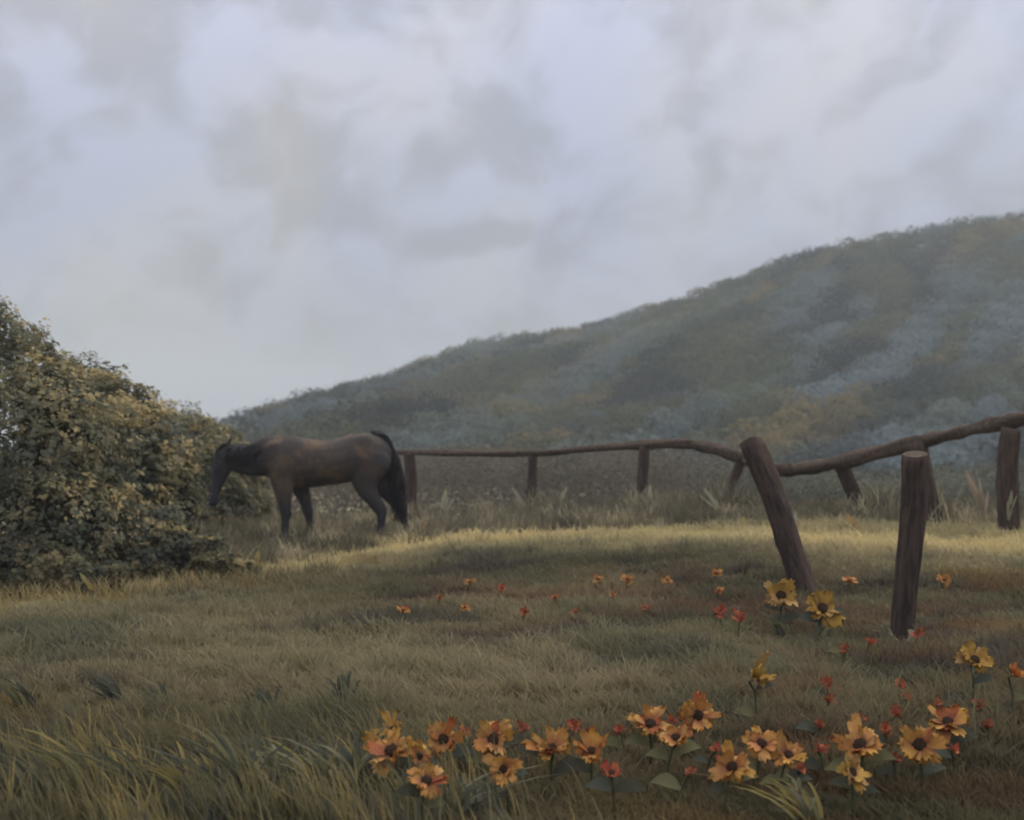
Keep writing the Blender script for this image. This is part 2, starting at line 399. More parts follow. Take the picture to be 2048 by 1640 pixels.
# the rail: log after log along a crooked line
RL = [(545, 900, 21.4, 5), (820, 905, 20, 5), (1062, 907, 19, 6), (1235, 893, 18.3, 8), (1385, 889, 17.5, 9.5), (1490, 918, 16.95, 12), (1560, 940, 16.4, 13),
      (1665, 927, 15.7, 14.5), (1850, 882, 14.2, 13.5), (1960, 855, 13.4, 13.5), (2060, 835, 12.8, 13.5), (2250, 790, 11.6, 15)]
def cat(p0, p1, p2, p3, t):
    return .5 * ((2 * p1) + (-p0 + p2) * t + (2 * p0 - 5 * p1 + 4 * p2 - p3) * t * t + (-p0 + 3 * p1 - 3 * p2 + p3) * t ** 3)
pts3 = [(at(a, b, c), r * c / F) for a, b, c, r in RL]
def rail_section(i0, i1, seed):
    path, rad = [], []
    for i in range(i0, i1):
        q = [pts3[min(max(j, 0), len(pts3) - 1)] for j in (i - 1, i, i + 1, i + 2)]
        for k in range(12):
            t = k / 12; path.append(cat(q[0][0], q[1][0], q[2][0], q[3][0], t)); rad.append(q[1][1] * (1 - t) + q[2][1] * t)
    path.append(pts3[i1][0]); rad.append(pts3[i1][1])
    r = random.Random(seed); bm = bmesh.new(); seg = 14; n = len(path); rings = []
    ph = [r.uniform(0, 6.28) for _ in range(6)]
    for i, p in enumerate(path):
        td = (path[min(i + 1, n - 1)] - path[max(i - 1, 0)]).normalized()
        side = td.cross(Vector((0, 0, 1))).normalized(); up = side.cross(td)
        ring = []
        for k in range(seg):
            a = 2 * math.pi * k / seg
            q = rad[i] * (1 + .14 * math.sin(2 * a + ph[0] + i * .25) + .10 * math.sin(4 * a + ph[1] - i * .4) + .10 * math.sin(i * .9 + ph[2]) + .07 * math.sin(7 * a + ph[3] + i))
            if i in (0, n - 1): q *= .85
            ring.append(bm.verts.new(p - fb + side * math.cos(a) * q + up * math.sin(a) * q))
        rings.append(ring)
    for a, b in zip(rings, rings[1:]):
        for k in range(seg): bm.faces.new((a[k], a[(k + 1) % seg], b[(k + 1) % seg], b[k]))
    bm.faces.new(rings[0][::-1]); bm.faces.new(rings[-1])
    bmesh.ops.recalc_face_normals(bm, faces=bm.faces[:])
    bm_obj('rail', bm, M['rail'], fence)
for s, (i0, i1) in enumerate([(0, 1), (1, 2), (2, 4), (4, 5), (5, 7), (7, 8), (8, 10), (10, 11)]): rail_section(i0, i1, 60 + s)

# ------------------------------------------------------------------ shrubs on the left
AUT_LIT = np.array((.50, .41, .22))  # autumn leaf colour, also used for the painted edge light
def shrub(label, lobes, Y, base_px, seed, nleaf, size=(.036, .070), green=(.165, .170, .120), dark=(.130, .146, .120), warm=.75, depth=1.0, wob=.42):
    r = np.random.default_rng(seed)
    L = [(np.array(at(px, py, Y + dy)), rr * Y / F) for px, py, rr, dy in lobes]
    bz = min(tz(c[0], c[1]) for c, _ in L)
    bp = ground_at(*base_px); base = Vector((bp.x, Y, tz(bp.x, Y)))
    root = tag(empty('shrub', base), label, 'shrub', 'dense shrubs at the left edge of the meadow')
    w_ = np.array([rr ** 2 for _, rr in L]); w_ /= w_.sum()
    which = r.choice(len(L), nleaf, p=w_)
    D = r.normal(size=(nleaf, 3)); D /= np.linalg.norm(D, axis=1)[:, None]
    C0 = np.array([c for c, _ in L])[which]; R0 = np.array([q for _, q in L])[which]
    lump = .78 + .36 * snoise(D * R0[:, None] + C0, .28, seed) + .30 * (snoise(D * R0[:, None] + C0, .10, seed + 1) - .5)
    rad = R0 * lump * (1 - .30 * r.random(nleaf) ** 2.2 + .08 * r.random(nleaf) ** 6)
    P = C0 + D * rad[:, None] * np.array((1, depth, 1))
    ins = np.zeros(nleaf, bool)
    for c, q in L: ins |= (np.linalg.norm((P - c) / np.array((1, depth, 1)), axis=1) < q * .70)
    g = terrain(P[:, 0], P[:, 1])
    ok = ~ins & (P[:, 2] > g + .02); P, D = P[ok], D[ok]; n = len(P)
    sz = size[0] * .8 + (size[1] * 1.15 - size[0] * .8) * r.random(n) ** 1.8
    V, Fc = leaf_quads(P, D + np.array((0, -.1, .35)), sz, .62, wob)
    a = snoise(P, .26, seed + 2); b = snoise(P, .45, seed + 3); c = snoise(P, .17, seed + 4)
    Cc = lerp(np.tile(green, (n, 1)), np.tile(dark, (n, 1)), sstep(.45, .85, b))
    Cc = lerp(Cc, np.tile((.23, .205, .125), (n, 1)), sstep(.6, .85, a) * .8)
    lit_edge = sstep(.2, .9, D[:, 2] * .75 + D[:, 0] * .55)          # warm light on the upper right edge, painted in over patchy autumn leaves
    Cc = lerp(Cc, np.tile(AUT_LIT, (n, 1)), np.clip(lit_edge * sstep(.48, .8, c) * warm * 1.3 + sstep(.86, .95, c) * .5, 0, .9))
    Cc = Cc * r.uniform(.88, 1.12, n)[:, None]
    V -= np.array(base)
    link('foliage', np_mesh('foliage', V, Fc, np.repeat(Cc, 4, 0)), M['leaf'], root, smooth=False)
    rr_ = random.Random(seed)
    for c, q in L[:5]:                                             # boughs from the foot into every lobe
        bm = bmesh.new(); c = Vector(c) - base; foot = Vector((c.x * .45 + rr_.uniform(-.1, .1), c.y * .4, tz(base.x + c.x * .45, base.y) - base.z - .05))
        mid = foot.lerp(c, .5) + Vector((rr_.uniform(-.1, .1), 0, .12))
        tube(bm, [foot, foot.lerp(mid, .5), mid, mid.lerp(c, .5), c], [.035, .03, .024, .018, .01], 7)
        for k in range(9):
            dv = Vector((rr_.gauss(0, 1), rr_.gauss(0, 1), rr_.gauss(.5, .7))).normalized() * q * .85
            s = mid.lerp(c, rr_.random()); tube(bm, [s, s + dv * .5 + Vector((0, 0, .04)), s + dv], [.012, .008, .003], 5)
        bm_obj('branch', bm, M['bark'], root)
    return root
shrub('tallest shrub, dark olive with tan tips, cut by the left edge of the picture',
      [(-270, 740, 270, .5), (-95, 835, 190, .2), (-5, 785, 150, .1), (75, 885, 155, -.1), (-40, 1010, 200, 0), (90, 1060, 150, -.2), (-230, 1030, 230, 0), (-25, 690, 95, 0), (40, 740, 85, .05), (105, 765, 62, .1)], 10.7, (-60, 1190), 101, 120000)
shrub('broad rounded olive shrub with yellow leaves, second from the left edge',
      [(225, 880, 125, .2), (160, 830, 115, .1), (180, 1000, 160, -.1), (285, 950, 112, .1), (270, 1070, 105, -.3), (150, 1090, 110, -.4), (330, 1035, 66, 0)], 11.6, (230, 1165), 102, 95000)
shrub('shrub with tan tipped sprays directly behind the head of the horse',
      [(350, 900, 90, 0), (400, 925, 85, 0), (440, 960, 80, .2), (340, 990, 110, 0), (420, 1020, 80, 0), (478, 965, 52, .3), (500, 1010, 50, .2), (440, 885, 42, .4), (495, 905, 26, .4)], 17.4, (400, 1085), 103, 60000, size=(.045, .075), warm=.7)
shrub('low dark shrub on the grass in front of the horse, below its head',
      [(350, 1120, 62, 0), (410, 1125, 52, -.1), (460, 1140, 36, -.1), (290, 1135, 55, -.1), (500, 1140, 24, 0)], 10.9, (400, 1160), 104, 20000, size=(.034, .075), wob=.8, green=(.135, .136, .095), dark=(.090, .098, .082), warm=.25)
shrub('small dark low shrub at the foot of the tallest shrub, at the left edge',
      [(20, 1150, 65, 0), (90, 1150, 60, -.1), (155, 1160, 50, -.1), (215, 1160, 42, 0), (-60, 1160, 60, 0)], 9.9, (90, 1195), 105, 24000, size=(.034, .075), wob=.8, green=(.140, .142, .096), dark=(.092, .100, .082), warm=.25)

# ------------------------------------------------------------------ scrub behind the fence (one tangled mass)
n = 95000
x = rng.uniform(-6.0, 15.5, n); fy = np.interp(x, [-4.3, -1.8, .3, 2.06, 3.4, 4.47, 5.0, 5.6, 6.2], [21.2, 20, 19, 18, 17, 15.8, 15.2, 15.0, 15.0]); y = fy + .5 + rng.uniform(0, 6.0, n)
g = terrain(x, y); px = 1024 + x * F / y
topz = np.interp(px, [500, 800, 1000, 1300, 1450, 1600, 1750, 1900, 2050, 2400], [1.10, 1.10, 1.12, 1.15, 1.0, .80, .74, .86, .92, 1.0])
topz = topz * (.82 + .36 * snoise(np.stack([x, y], 1), .55, 51))
u = rng.random(n) ** .8
z = g + (topz - g) * u
Pn = np.stack([x, y, z], 1)
V, Fc = leaf_quads(Pn, unit(n) + np.array((0, -.5, .5)), rng.uniform(.05, .11, n), .42, .6)
a = snoise(Pn * np.array((1, .5, .6)), .6, 52); b = snoise(Pn, .8, 53); rt = sstep(1250, 1600, px)
C = lerp(np.tile((.190, .172, .150), (n, 1)), np.tile((.180, .190, .158), (n, 1)), rt)
C = lerp(C, np.tile((.11, .11, .10), (n, 1)), sstep(.5, .9, a) * .8)
C = lerp(C, np.tile((.15, .145, .115), (n, 1)), sstep(.66, .92, b) * .6)
C = C * rng.uniform(.9, 1.1, n)[:, None]
tag(link('scrub', np_mesh('scrub', V, Fc, np.repeat(C, 4, 0)), M['leaf'], smooth=False), 'purplish brown tangled scrub in a band behind the log fence', 'scrub', kind='stuff')

# ------------------------------------------------------------------ grass
def blades(x, y, h, wd, C, lean=(0, 0), leanr=.5, zoff=0.0):
    n = len(x); z = terrain(x, y) - .01
    ang = rng.uniform(0, math.pi, n); wx, wy = np.cos(ang) * wd * .5, np.sin(ang) * wd * .5
    lx = (lean[0] + rng.normal(0, leanr, n)) * h; ly = (lean[1] + rng.normal(0, leanr, n)) * h
    def pt(t, s, k): return np.stack([x + lx * k + wx * s, y + ly * k + wy * s, z + h * t], 1)
    V = np.stack([pt(0, -1, 0), pt(0, 1, 0), pt(.5, .85, .28), pt(.5, -.85, .28), pt(.82, .5, .62), pt(.82, -.5, .62), pt(.98, .08, 1.0), pt(.98, -.08, 1.0)], 1).reshape(-1, 3)
    b = np.arange(n)[:, None] * 8
    Fc = np.concatenate([b + np.array([0, 1, 2, 3]), b + np.array([3, 2, 4, 5]), b + np.array([5, 4, 6, 7])], 0)
    return V, Fc, np.repeat(C, 8, 0)
def wedge(n, d0, d1, power, half=.54, pad=.8):
    u = rng.random(n); p = 1 - power
    y = (d0 ** p + u * (d1 ** p - d0 ** p)) ** (1 / p)
    x = rng.uniform(-1, 1, n) * (y * half + pad); return x, y
x, y = wedge(330000, 2.3, 15.5, .75)
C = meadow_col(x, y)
tuft = snoise(np.stack([x, y], 1), .16, 61)
near = sstep(8.5, 3.5, y)
h = (.05 + .045 * rng.random(len(x))) * (1 + .75 * near * tuft) * (.6 + .7 * snoise(np.stack([x, y], 1), .7, 62)) * (1 + .7 * sstep(.70, .92, snoise(np.stack([x, y], 1), .14, 63)) * sstep(4.2, 5.0, y)) * (1 - .4 * sstep(-.6, -.2, x) * sstep(4.4, 3.6, y))
C = C * rng.uniform(.88, 1.12, len(x))[:, None]
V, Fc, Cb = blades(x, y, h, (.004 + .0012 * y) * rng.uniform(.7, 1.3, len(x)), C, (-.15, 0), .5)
tag(link('grass', np_mesh('grass', V, Fc, Cb), M['grass'], smooth=False), 'short faded olive and straw coloured grass covering the meadow', 'grass', kind='stuff')
x = rng.uniform(-5.5, -1.7, 16000); y = rng.uniform(8.2, 12.5, 16000)
bl = np.interp(x, [-5.5, -4.2, -3.3, -2.6, -2.1, -1.7], [9.2, 9.25, 9.5, 10.0, 10.3, 10.8]); k = np.abs(y - bl - .15) < .45 * rng.random(len(x)) ** .5; x, y = x[k], y[k]
C = meadow_col(x, y) * rng.uniform(.5, .95, len(x))[:, None]
V, Fc, Cb = blades(x, y, rng.uniform(.07, .24, len(x)), rng.uniform(.007, .016, len(x)), C, (-.1, 0), .4)
tag(link('rough_grass', np_mesh('rough_grass', V, Fc, Cb), M['grass'], smooth=False), 'rough uncut grass growing up round the foot of the shrubs', 'rough grass', kind='stuff')
x, y = wedge(26000, 2.6, 5.4, .6, .52, .5)
k = (x < -.2 + .25 * rng.normal(size=len(x))) & (snoise(np.stack([x, y], 1), .30, 81) > .42); x, y = x[k], y[k]
s1 = snoise(np.stack([x * 1.6, y * .7], 1), .16, 82); s2 = snoise(np.stack([x * 1.6, y * .7], 1), .13, 83)
C = lerp(np.tile((.20, .18, .10), (len(x), 1)), np.tile((.34, .27, .11), (len(x), 1)), sstep(.6, .85, s1))
C = lerp(C, np.tile((.085, .092, .082), (len(x), 1)), sstep(.55, .85, s2) * .9) * rng.uniform(.88, 1.12, len(x))[:, None]
V, Fc, Cb = blades(x, y, rng.uniform(.12, .26, len(x)) * sstep(5.6, 4.2, y) ** .5, rng.uniform(.004, .010, len(x)), C, (-.30, 0), .22)
tag(link('tall_grass', np_mesh('tall_grass', V, Fc, Cb), M['grass'], smooth=False), 'taller arching grass leaning left across the near left corner', 'tall grass', kind='stuff')
# long rank grass along the fence and round the horse's feet
x = rng.uniform(-5.5, 10.5, 62000); y = rng.uniform(11.0, 19.5, 62000)
crest = np.interp(x, [-6, -3.3, -2.4, -1.6, -.8, 2, 12], [11.0, 11.2, 12.2, 13.4, 14.3, 14.2, 13.9]); k = y > crest + rng.normal(0, .3, len(x)); x, y = x[k], y[k]
C = lerp(np.tile((.185, .168, .118), (len(x), 1)), np.tile((.42, .37, .26), (len(x), 1)), sstep(.6, .9, snoise(np.stack([x, y], 1), .35, 71)))
C = lerp(C, np.tile((.088, .082, .066), (len(x), 1)), sstep(.5, .85, snoise(np.stack([x, y], 1), .6, 72)) * .8) * rng.uniform(.9, 1.1, len(x))[:, None]
h = rng.uniform(.08, .30, len(x)) * (.5 + .8 * snoise(np.stack([x, y], 1), .5, 73))
foot = np.zeros(len(x))
for (px, pt, pb, Y, lean, wd) in posts: foot = np.maximum(foot, np.exp(-(np.hypot(x - (px + lean - 1024) * Y / F, y - Y + .3) / .42) ** 2))
h = np.minimum(h * (1 + 1.5 * foot), .55); C = lerp(C, np.tile((.38, .34, .24), (len(x), 1)), foot * (rng.random(len(x)) < .45))
V, Fc, Cb = blades(x, y, h, rng.uniform(.012, .026, len(x)), C, (0, 0), .35)
tag(link('long_grass', np_mesh('long_grass', V, Fc, Cb), M['grass'], smooth=False), 'long rank grass growing along the foot of the log fence', 'long grass', kind='stuff')

# ------------------------------------------------------------------ broad bladed tufts (things one can count)
def strip(bm, lay, path, widths, side, col, fold=.15):
    prev = None; n = len(path)
    for i, (p, w_) in enumerate(zip(path, widths)):
        p = Vector(p); s = Vector(side) * w_ * .5; up = Vector((0, 0, 1)) * w_ * fold
        row = [bm.verts.new(p - s + up), bm.verts.new(p), bm.verts.new(p + s + up)]
        c = col[i] if isinstance(col, list) else col
        for v in row: v[lay] = (*c, 1)
        if prev:
            bm.faces.new((prev[0], prev[1], row[1], row[0])); bm.faces.new((prev[1], prev[2], row[2], row[1]))
        prev = row
def tuft_plant(name, px, py, hpx, lean, cols, label, cat_, group, nb=12, wpx=20, seed=0, Y=None, spread=.5):
    """px,py = where the middle of the tuft appears; hpx its height in photo pixels"""
    r = random.Random(seed)
    if Y is None:
        g_ = ground_at(px, py + hpx * .5)
        if py + hpx * .5 > 1655: g_ = ground_at(px, 1640); g_.y = EYE * F / (py + hpx * .5 - HOR); g_.x = (px - 1024) * g_.y / F
        Y = g_.y
    x = (px - 1024) * Y / F - lean * hpx * .35 * Y / F; b = Vector((x, Y, tz(x, Y)))
    s = Y / F; bm = bmesh.new(); lay = bm.verts.layers.float_color.new('tint')
    for k in range(nb):
        H = hpx * s * r.uniform(.7, 1.45); a = r.uniform(0, 6.28)
        dx = (lean + r.gauss(0, spread * .5)) * H; dy = r.gauss(0, spread * .35) * H
        o = Vector((r.gauss(0, .02), r.gauss(0, .02), -.02)); c = r.choice(cols); j = r.uniform(.85, 1.15); c = tuple(v * j for v in c)
        path = [o + Vector((dx * 1.5 * t ** 1.6, dy * t ** 1.6, H * (t - .30 * t ** 3) )) for t in (0, .2, .4, .6, .8, .93, 1)]
        wd = [wpx * s * q * r.uniform(.8, 1.15) for q in (.45, .7, .95, 1, .75, .4, .06)]
        aa = r.uniform(-.6, .6); strip(bm, lay, path, wd, (math.cos(aa), math.sin(aa), 0), c)
    o = bm_obj(name, bm, M['grass']); o.location = b
    return tag(o, label, cat_, group)
YEL, OLV, DRK, BLU, PAL = (.30, .25, .10), (.18, .175, .095), (.085, .088, .066), (.105, .115, .092), (.28, .27, .19)
G1 = 'broad bladed grass tufts in the near grass'
tufts = [(170, 1535, 170, -.5, [YEL, OLV, OLV], 'yellowish grass tuft arching left, nearest the bottom left corner'),
 (385, 1560, 150, -.3, [YEL, YEL, OLV], 'yellow green grass tuft at the bottom, second yellowish one from the left'),
 (632, 1545, 140, -.35, [YEL, OLV, PAL], 'yellow green grass tuft just left of the orange flower row'),
 (705, 1530, 150, -.1, [PAL, OLV, BLU], 'grey green upright tuft beside the leftmost orange flowers'),
 (75, 1560, 150, -.3, [DRK, BLU, DRK], 'dark bluish tuft low in the bottom left corner'),
 (290, 1560, 150, -.4, [DRK, DRK, OLV], 'dark tuft between the two leftmost yellowish tufts'),
 (480, 1540, 190, -.25, [DRK, BLU, OLV], 'dark tuft between the second and third yellowish tufts'),
 (550, 1530, 120, -.2, [BLU, OLV, PAL], 'bluish green tuft left of the third yellowish tuft'),
 (228, 1385, 85, -.4, [DRK, BLU, DRK], 'small dark leafy tuft standing alone at the lower left'),
 (318, 1395, 80, -.2, [BLU, DRK, DRK], 'small dark leafy tuft, right of the lone one at the lower left'),
 (685, 1385, 95, 0, [DRK, BLU, BLU], 'small dark bluish tuft above the left end of the flower row'),
 (530, 1400, 70, -.1, [DRK, BLU, OLV], 'small dark tuft in the open grass at the lower centre left'),
 (60, 1400, 110, -.3, [OLV, DRK, BLU], 'olive tuft by the left edge in the lower grass'),
 (950, 1500, 110, .5, [BLU, DRK, DRK], 'dark bluish leaves between the second and third orange flower groups'),
 (1610, 1600, 120, -.3, [YEL, OLV, PAL], 'pale yellow green tuft below the right hand orange flowers'),
 (1560, 1250, 60, -.3, [DRK, OLV, BLU], 'dark leaves under the left yellow flower at the leaning post'),
 (1640, 1270, 60, .3, [DRK, OLV, DRK], 'dark leaves under the right yellow flower at the leaning post'),
 (1950, 1390, 70, .2, [DRK, OLV, BLU], 'dark leaves under the lone yellow flower by the right edge'),
 (930, 1590, 110, .4, [OLV, PAL, BLU], 'olive leaves under the second orange flower group')]
for i, (px, py, hp, ln, cs, lb) in enumerate(tufts):
    tuft_plant('grass_tuft', px, py, hp, ln, cs, lb, 'grass tuft', G1, nb=34 if py > 1450 else 26, wpx=9 if py > 1450 else 8, seed=300 + i, spread=.5 if py > 1450 else .22)
G2 = 'single pale leaves and plumes standing in the grass'
plumes = [(1428, 1028, 60, -.75, 'pale buff leaf slanting left of the fence post that leans right', 16.0), (1487, 1056, 28, .05, 'small yellow leaf to the left of the leaning thick post', 13.6),
 (1705, 1045, 40, -.6, 'yellow leaf slanting between the two thick posts', 13.0), (1592, 1045, 40, -.1, 'pale grey leaf close to the right side of the leaning post', 13.4),
 (850, 1056, 30, .1, 'yellow leaf on the crest just right of the horse', 15.0), (597, 1084, 30, .1, 'yellow leaf between the front legs of the horse', 14.3),
 (1040, 1000, 55, -.6, 'pale reed leaning left at the second fence post right of the horse', 18.4), (1125, 995, 45, .4, 'pale reed leaning right midway along the far fence', 18.2),
 (1300, 1010, 60, 0, 'pale upright reed beside the third fence post right of the horse', 17.4), (888, 1020, 70, .1, 'pale upright reed near the first fence post right of the horse', 18.5),
 (1950, 985, 90, -.4, 'pale reed clump in front of the rightmost fence post', 13.5), (2020, 1010, 60, .1, 'tan leaf at the foot of the rightmost fence post', 12.8),
 (172, 1163, 36, -.7, 'bright yellow leaf at the foot of the left shrubs', 9.2), (383, 1153, 26, .1, 'bright yellow leaf in front of the low dark shrub', 10.2), (515, 1115, 30, .1, 'yellow orange leaf at the right tip of the low dark shrub', 10.4)]
for i, (px, py, hp, ln, lb, Y) in enumerate(plumes):
    ycol = (.42, .31, .13) if 'yellow' in lb else (.40, .36, .27)
    s = Y / F; z_need = EYE - (py + hp * .5 - HOR) * s; x = (px - 1024) * s
    H = max(.10, EYE - (py - hp * .5 - HOR) * s - tz(x, Y)) / s
    bm = bmesh.new(); lay = bm.verts.layers.float_color.new('tint'); b = Vector((x - ln * hp * .5 * s, Y, tz(x, Y)))
    r = random.Random(900 + i); z0 = max(H - hp, 0) * s
    strip(bm, lay, [(0, 0, -.03), (.005, 0, z0 * .5), (0, 0, z0 + .001)], [.008, .008, .01], (1, 0, 0), (.10, .10, .05))
    for q in range(3 if 'clump' not in lb else 7):
        l2 = ln + (r.gauss(0, .22) if q else 0); hh = hp * s * (1 if q == 0 else r.uniform(.5, .9)); fat = .9 if ycol[0] > .4 else .55
        path = [(l2 * hh * t, r.uniform(-.01, .01), z0 + hh * t) for t in (0, .2, .45, .7, .9, 1)]
        strip(bm, lay, path, [hp * s * .34 * fat * w_ * (1 if q == 0 else .5) for w_ in (.3, .85, 1, .8, .4, .05)], (1, .2, 0), tuple(v * r.uniform(.85, 1.1) for v in ycol))
    o = bm_obj('dry_leaf', bm, M['grass']); o.location = b; tag(o, lb, 'dry leaf', G2)

# ------------------------------------------------------------------ the horse (profile, facing left, grazing)
HY = 15.0; S = HY / F; HPX, HPZ = 640, 1090
def hp(px, py, y=0.0): return Vector(((px - HPX) * S, y * S, (HPZ - py) * S))
def loft(bm, nodes, sub=4, seg=20):
    """nodes: (px, py, y_px, half thickness in profile, half width)"""
    N = np.array(nodes, float); out_ = []
    for i in range(len(N) - 1):
        q = [N[min(max(j, 0), len(N) - 1)] for j in (i - 1, i, i + 1, i + 2)]
        for k in range(sub): out_.append(cat(*q, k / sub))
    out_.append(N[-1]); out_ = np.array(out_)
    # rounded ends
    def cap(e, d_):
        v = (e[:2] - d_[:2]); v = v / (np.linalg.norm(v) + 1e-9); r_ = e[3]
        res = []
        for a in (30, 60, 82):
            q = e.copy(); q[:2] = e[:2] + v * r_ * .8 * math.sin(R(a)); q[3:] = e[3:] * math.cos(R(a)); res.append(q)
        return res
    seq = cap(out_[0], out_[1])[::-1] + list(out_) + cap(out_[-1], out_[-2])
    rings = []
    for i, q in enumerate(seq):
        a = np.array(seq[min(i + 1, len(seq) - 1)]) - np.array(seq[max(i - 1, 0)])
        t = Vector((a[0], a[2], -a[1])).normalized(); side = Vector((0, 1, 0)); nn = t.cross(side).normalized(); side = nn.cross(t).normalized()
        c = hp(q[0], q[1], q[2])
        rings.append([bm.verts.new(c + nn * math.cos(2 * math.pi * k / seg) * q[3] * S + side * math.sin(2 * math.pi * k / seg) * q[4] * S) for k in range(seg)])
    for a, b in zip(rings, rings[1:]):
        for k in range(seg): bm.faces.new((a[k], a[(k + 1) % seg], b[(k + 1) % seg], b[k]))
    bm.faces.new(rings[0][::-1]); bm.faces.new(rings[-1])
hz = tz((600 - 1024) * S, 14.9)
hroot = tag(empty('horse', (( HPX - 1024) * S, HY, hz), R(9)), 'dark bay horse standing side on, grazing with its head lowered beside the shrubs', 'horse')
bm = bmesh.new()
# barrel, chest and quarters
loft(bm, [(526,928,0,26,20),(545,925,0,42,29),(572,927,0,52,36),(610,930,0,50,40),(650,930,0,46,42),(688,924,0,46,41),(720,917,0,47,38),(748,915,0,42,33),(770,920,0,29,24),(781,926,0,14,12)])
# neck and throat
loft(bm, [(585,915,0,42,22),(555,914,0,40,19),(528,919,0,38,16),(503,923,0,33,13),(480,920,0,28,11.5),(462,914,0,21,10)])
# head: cheek, face, muzzle, lips
loft(bm, [(463,906,0,13,9),(455,918,0,20,10.5),(449,938,0,20,10),(443,960,0,14.5,8),(437,980,0,11,7),(433,995,0,10.5,7.5),(430,1007,0,9.5,7.5)])
loft(bm, [(440,1000,0,6,6),(434,1010,0,7,6)])
for sy in (-1, 1):
    loft(bm, [(459,900,5*sy,5.5,4),(463,890,6*sy,4.6,3.2),(466,880,7*sy,2.6,1.8),(467,875,7*sy,1,.8)], seg=10)   # ears
    loft(bm, [(447,934,9*sy,5,3),(440,946,8*sy,4,2.5)], seg=10)                                                    # brow and cheek bone
    loft(bm, [(552,905,14*sy,26,14),(560,935,18*sy,26,14),(566,955,18*sy,20,12)])                                  # shoulder
    loft(bm, [(722,900,16*sy,32,18),(742,925,17*sy,36,18),(745,945,17*sy,28,15)])                                  # haunch
def leg(nodes, y): loft(bm, [(a, b, y + dy, c * 1.16, e * 1.12) for a, b, dy, c, e in nodes], seg=16)
leg([(566,940,0,26,14),(568,970,0,20,12),(570,998,0,13.5,9.5),(573,1022,0,10,8.5),(574,1030,0,10.5,9),(573,1040,0,7.5,7),(572,1062,0,6.6,6),(572,1074,0,8.4,7.4),(569,1082,0,7,6.5),(566,1088,0,8,8)], -19)
leg([(586,940,0,24,13),(597,970,0,18,11),(607,996,0,12.5,9),(614,1020,0,9.5,8),(616,1028,0,10,8.5),(618,1040,0,7,6.5),(621,1062,0,6.4,6),(622,1073,0,8,7.2),(619,1081,0,6.8,6.3),(616,1087,0,8,8)], 19)
leg([(740,925,0,36,18),(730,958,0,27,15),(733,982,0,19,11),(746,1004,0,13,9),(759,1022,0,11.5,8.5),(762,1030,0,9.5,8),(761,1045,0,7.6,7),(760,1064,0,7.2,6.6),(759,1074,0,8.6,7.6),(754,1082,0,7.2,6.8),(750,1088,0,8.4,8)], -18)
leg([(757,925,0,32,18),(762,958,0,25,14),(771,982,0,18,11),(787,1003,0,12.5,9),(802,1020,0,11,8),(806,1029,0,9,8),(809,1045,0,7.2,6.8),(811,1064,0,7,6.4),(811,1074,0,8.2,7.2),(806,1082,0,7,6.5),(802,1088,0,8,8)], 18)
me = bpy.data.meshes.new('body'); bmesh.ops.recalc_face_normals(bm, faces=bm.faces[:]); bm.to_mesh(me); bm.free()
coat = bpy.data.materials.new('coat'); coat.use_nodes = True; t = NT(coat.node_tree)
o_ = t.n('ShaderNodeOutputMaterial'); p_ = t.n('ShaderNodeBsdfPrincipled', i_Roughness=.7); p_.inputs['Specular IOR Level'].default_value = .2
tc_ = t.n('ShaderNodeTexCoord'); sp_ = t.n('ShaderNodeSeparateXYZ'); t.l(tc_.outputs['Object'], sp_.inputs[0])
f1 = t.ramp(t.noise(tc_.outputs['Object'], 3.6, 4, .6), .44, .62); f2 = t.ramp(t.noise(tc_.outputs['Object'], 9, 5, .6), .35, .7)
c_ = t.mix(f1, (.052, .043, .043), (.125, .088, .058)); c_ = t.mix(t.m('MULTIPLY', f2, .75), c_, (.058, .049, .048))
pts_ = t.m('MAXIMUM', t.ramp(sp_.outputs[2], .74, .46), t.m('MAXIMUM', t.ramp(sp_.outputs[0], -.55, -1.0), t.m('MULTIPLY', t.ramp(sp_.outputs[0], .50, .95), .8)))     # black points: legs, neck and face
c_ = t.mix(t.m('MULTIPLY', pts_, .85), c_, (.030, .032, .043))
fine = t.noise(t.vm('MULTIPLY', tc_.outputs['Object'], (30, 60, 90)), 6, 4, .7)
bn = t.n('ShaderNodeBump', i_Strength=.25, i_Distance=.01); t.l(fine, bn.inputs['Height']); t.l(bn.outputs[0], p_.inputs['Normal'])
t.l(c_, p_.inputs['Base Color']); t.l(p_.outputs[0], o_.inputs[0])
body = link('body', me, coat, hroot)
md = body.modifiers.new('join', 'REMESH'); md.mode = 'VOXEL'; md.voxel_size = .016; md.use_smooth_shade = True
md = body.modifiers.new('ease', 'SMOOTH'); md.factor = .6; md.iterations = 9
for (px, py, y) in ((564,1088,-19),(614,1087,19),(748,1088,-18),(800,1088,18)):
    bm = bmesh.new(); seg = 14; rings = []
    for (dz, r_, dx) in ((4, 7.2, 1), (1, 8.4, 0), (-6, 10.2, -2), (-7, 10, -2)):
        rings.append([bm.verts.new(hp(px + dx + math.cos(2*math.pi*k/seg) * r_, py - dz, y + math.sin(2*math.pi*k/seg) * r_ * .85)) for k in range(seg)])
    for a, b in zip(rings, rings[1:]):
        for k in range(seg): bm.faces.new((a[k], a[(k+1) % seg], b[(k+1) % seg], b[k]))
    bm.faces.new(rings[0][::-1]); bm.faces.new(rings[-1]); bmesh.ops.recalc_face_normals(bm, faces=bm.faces[:])
    bm_obj('hoof', bm, M['hoof'], hroot)
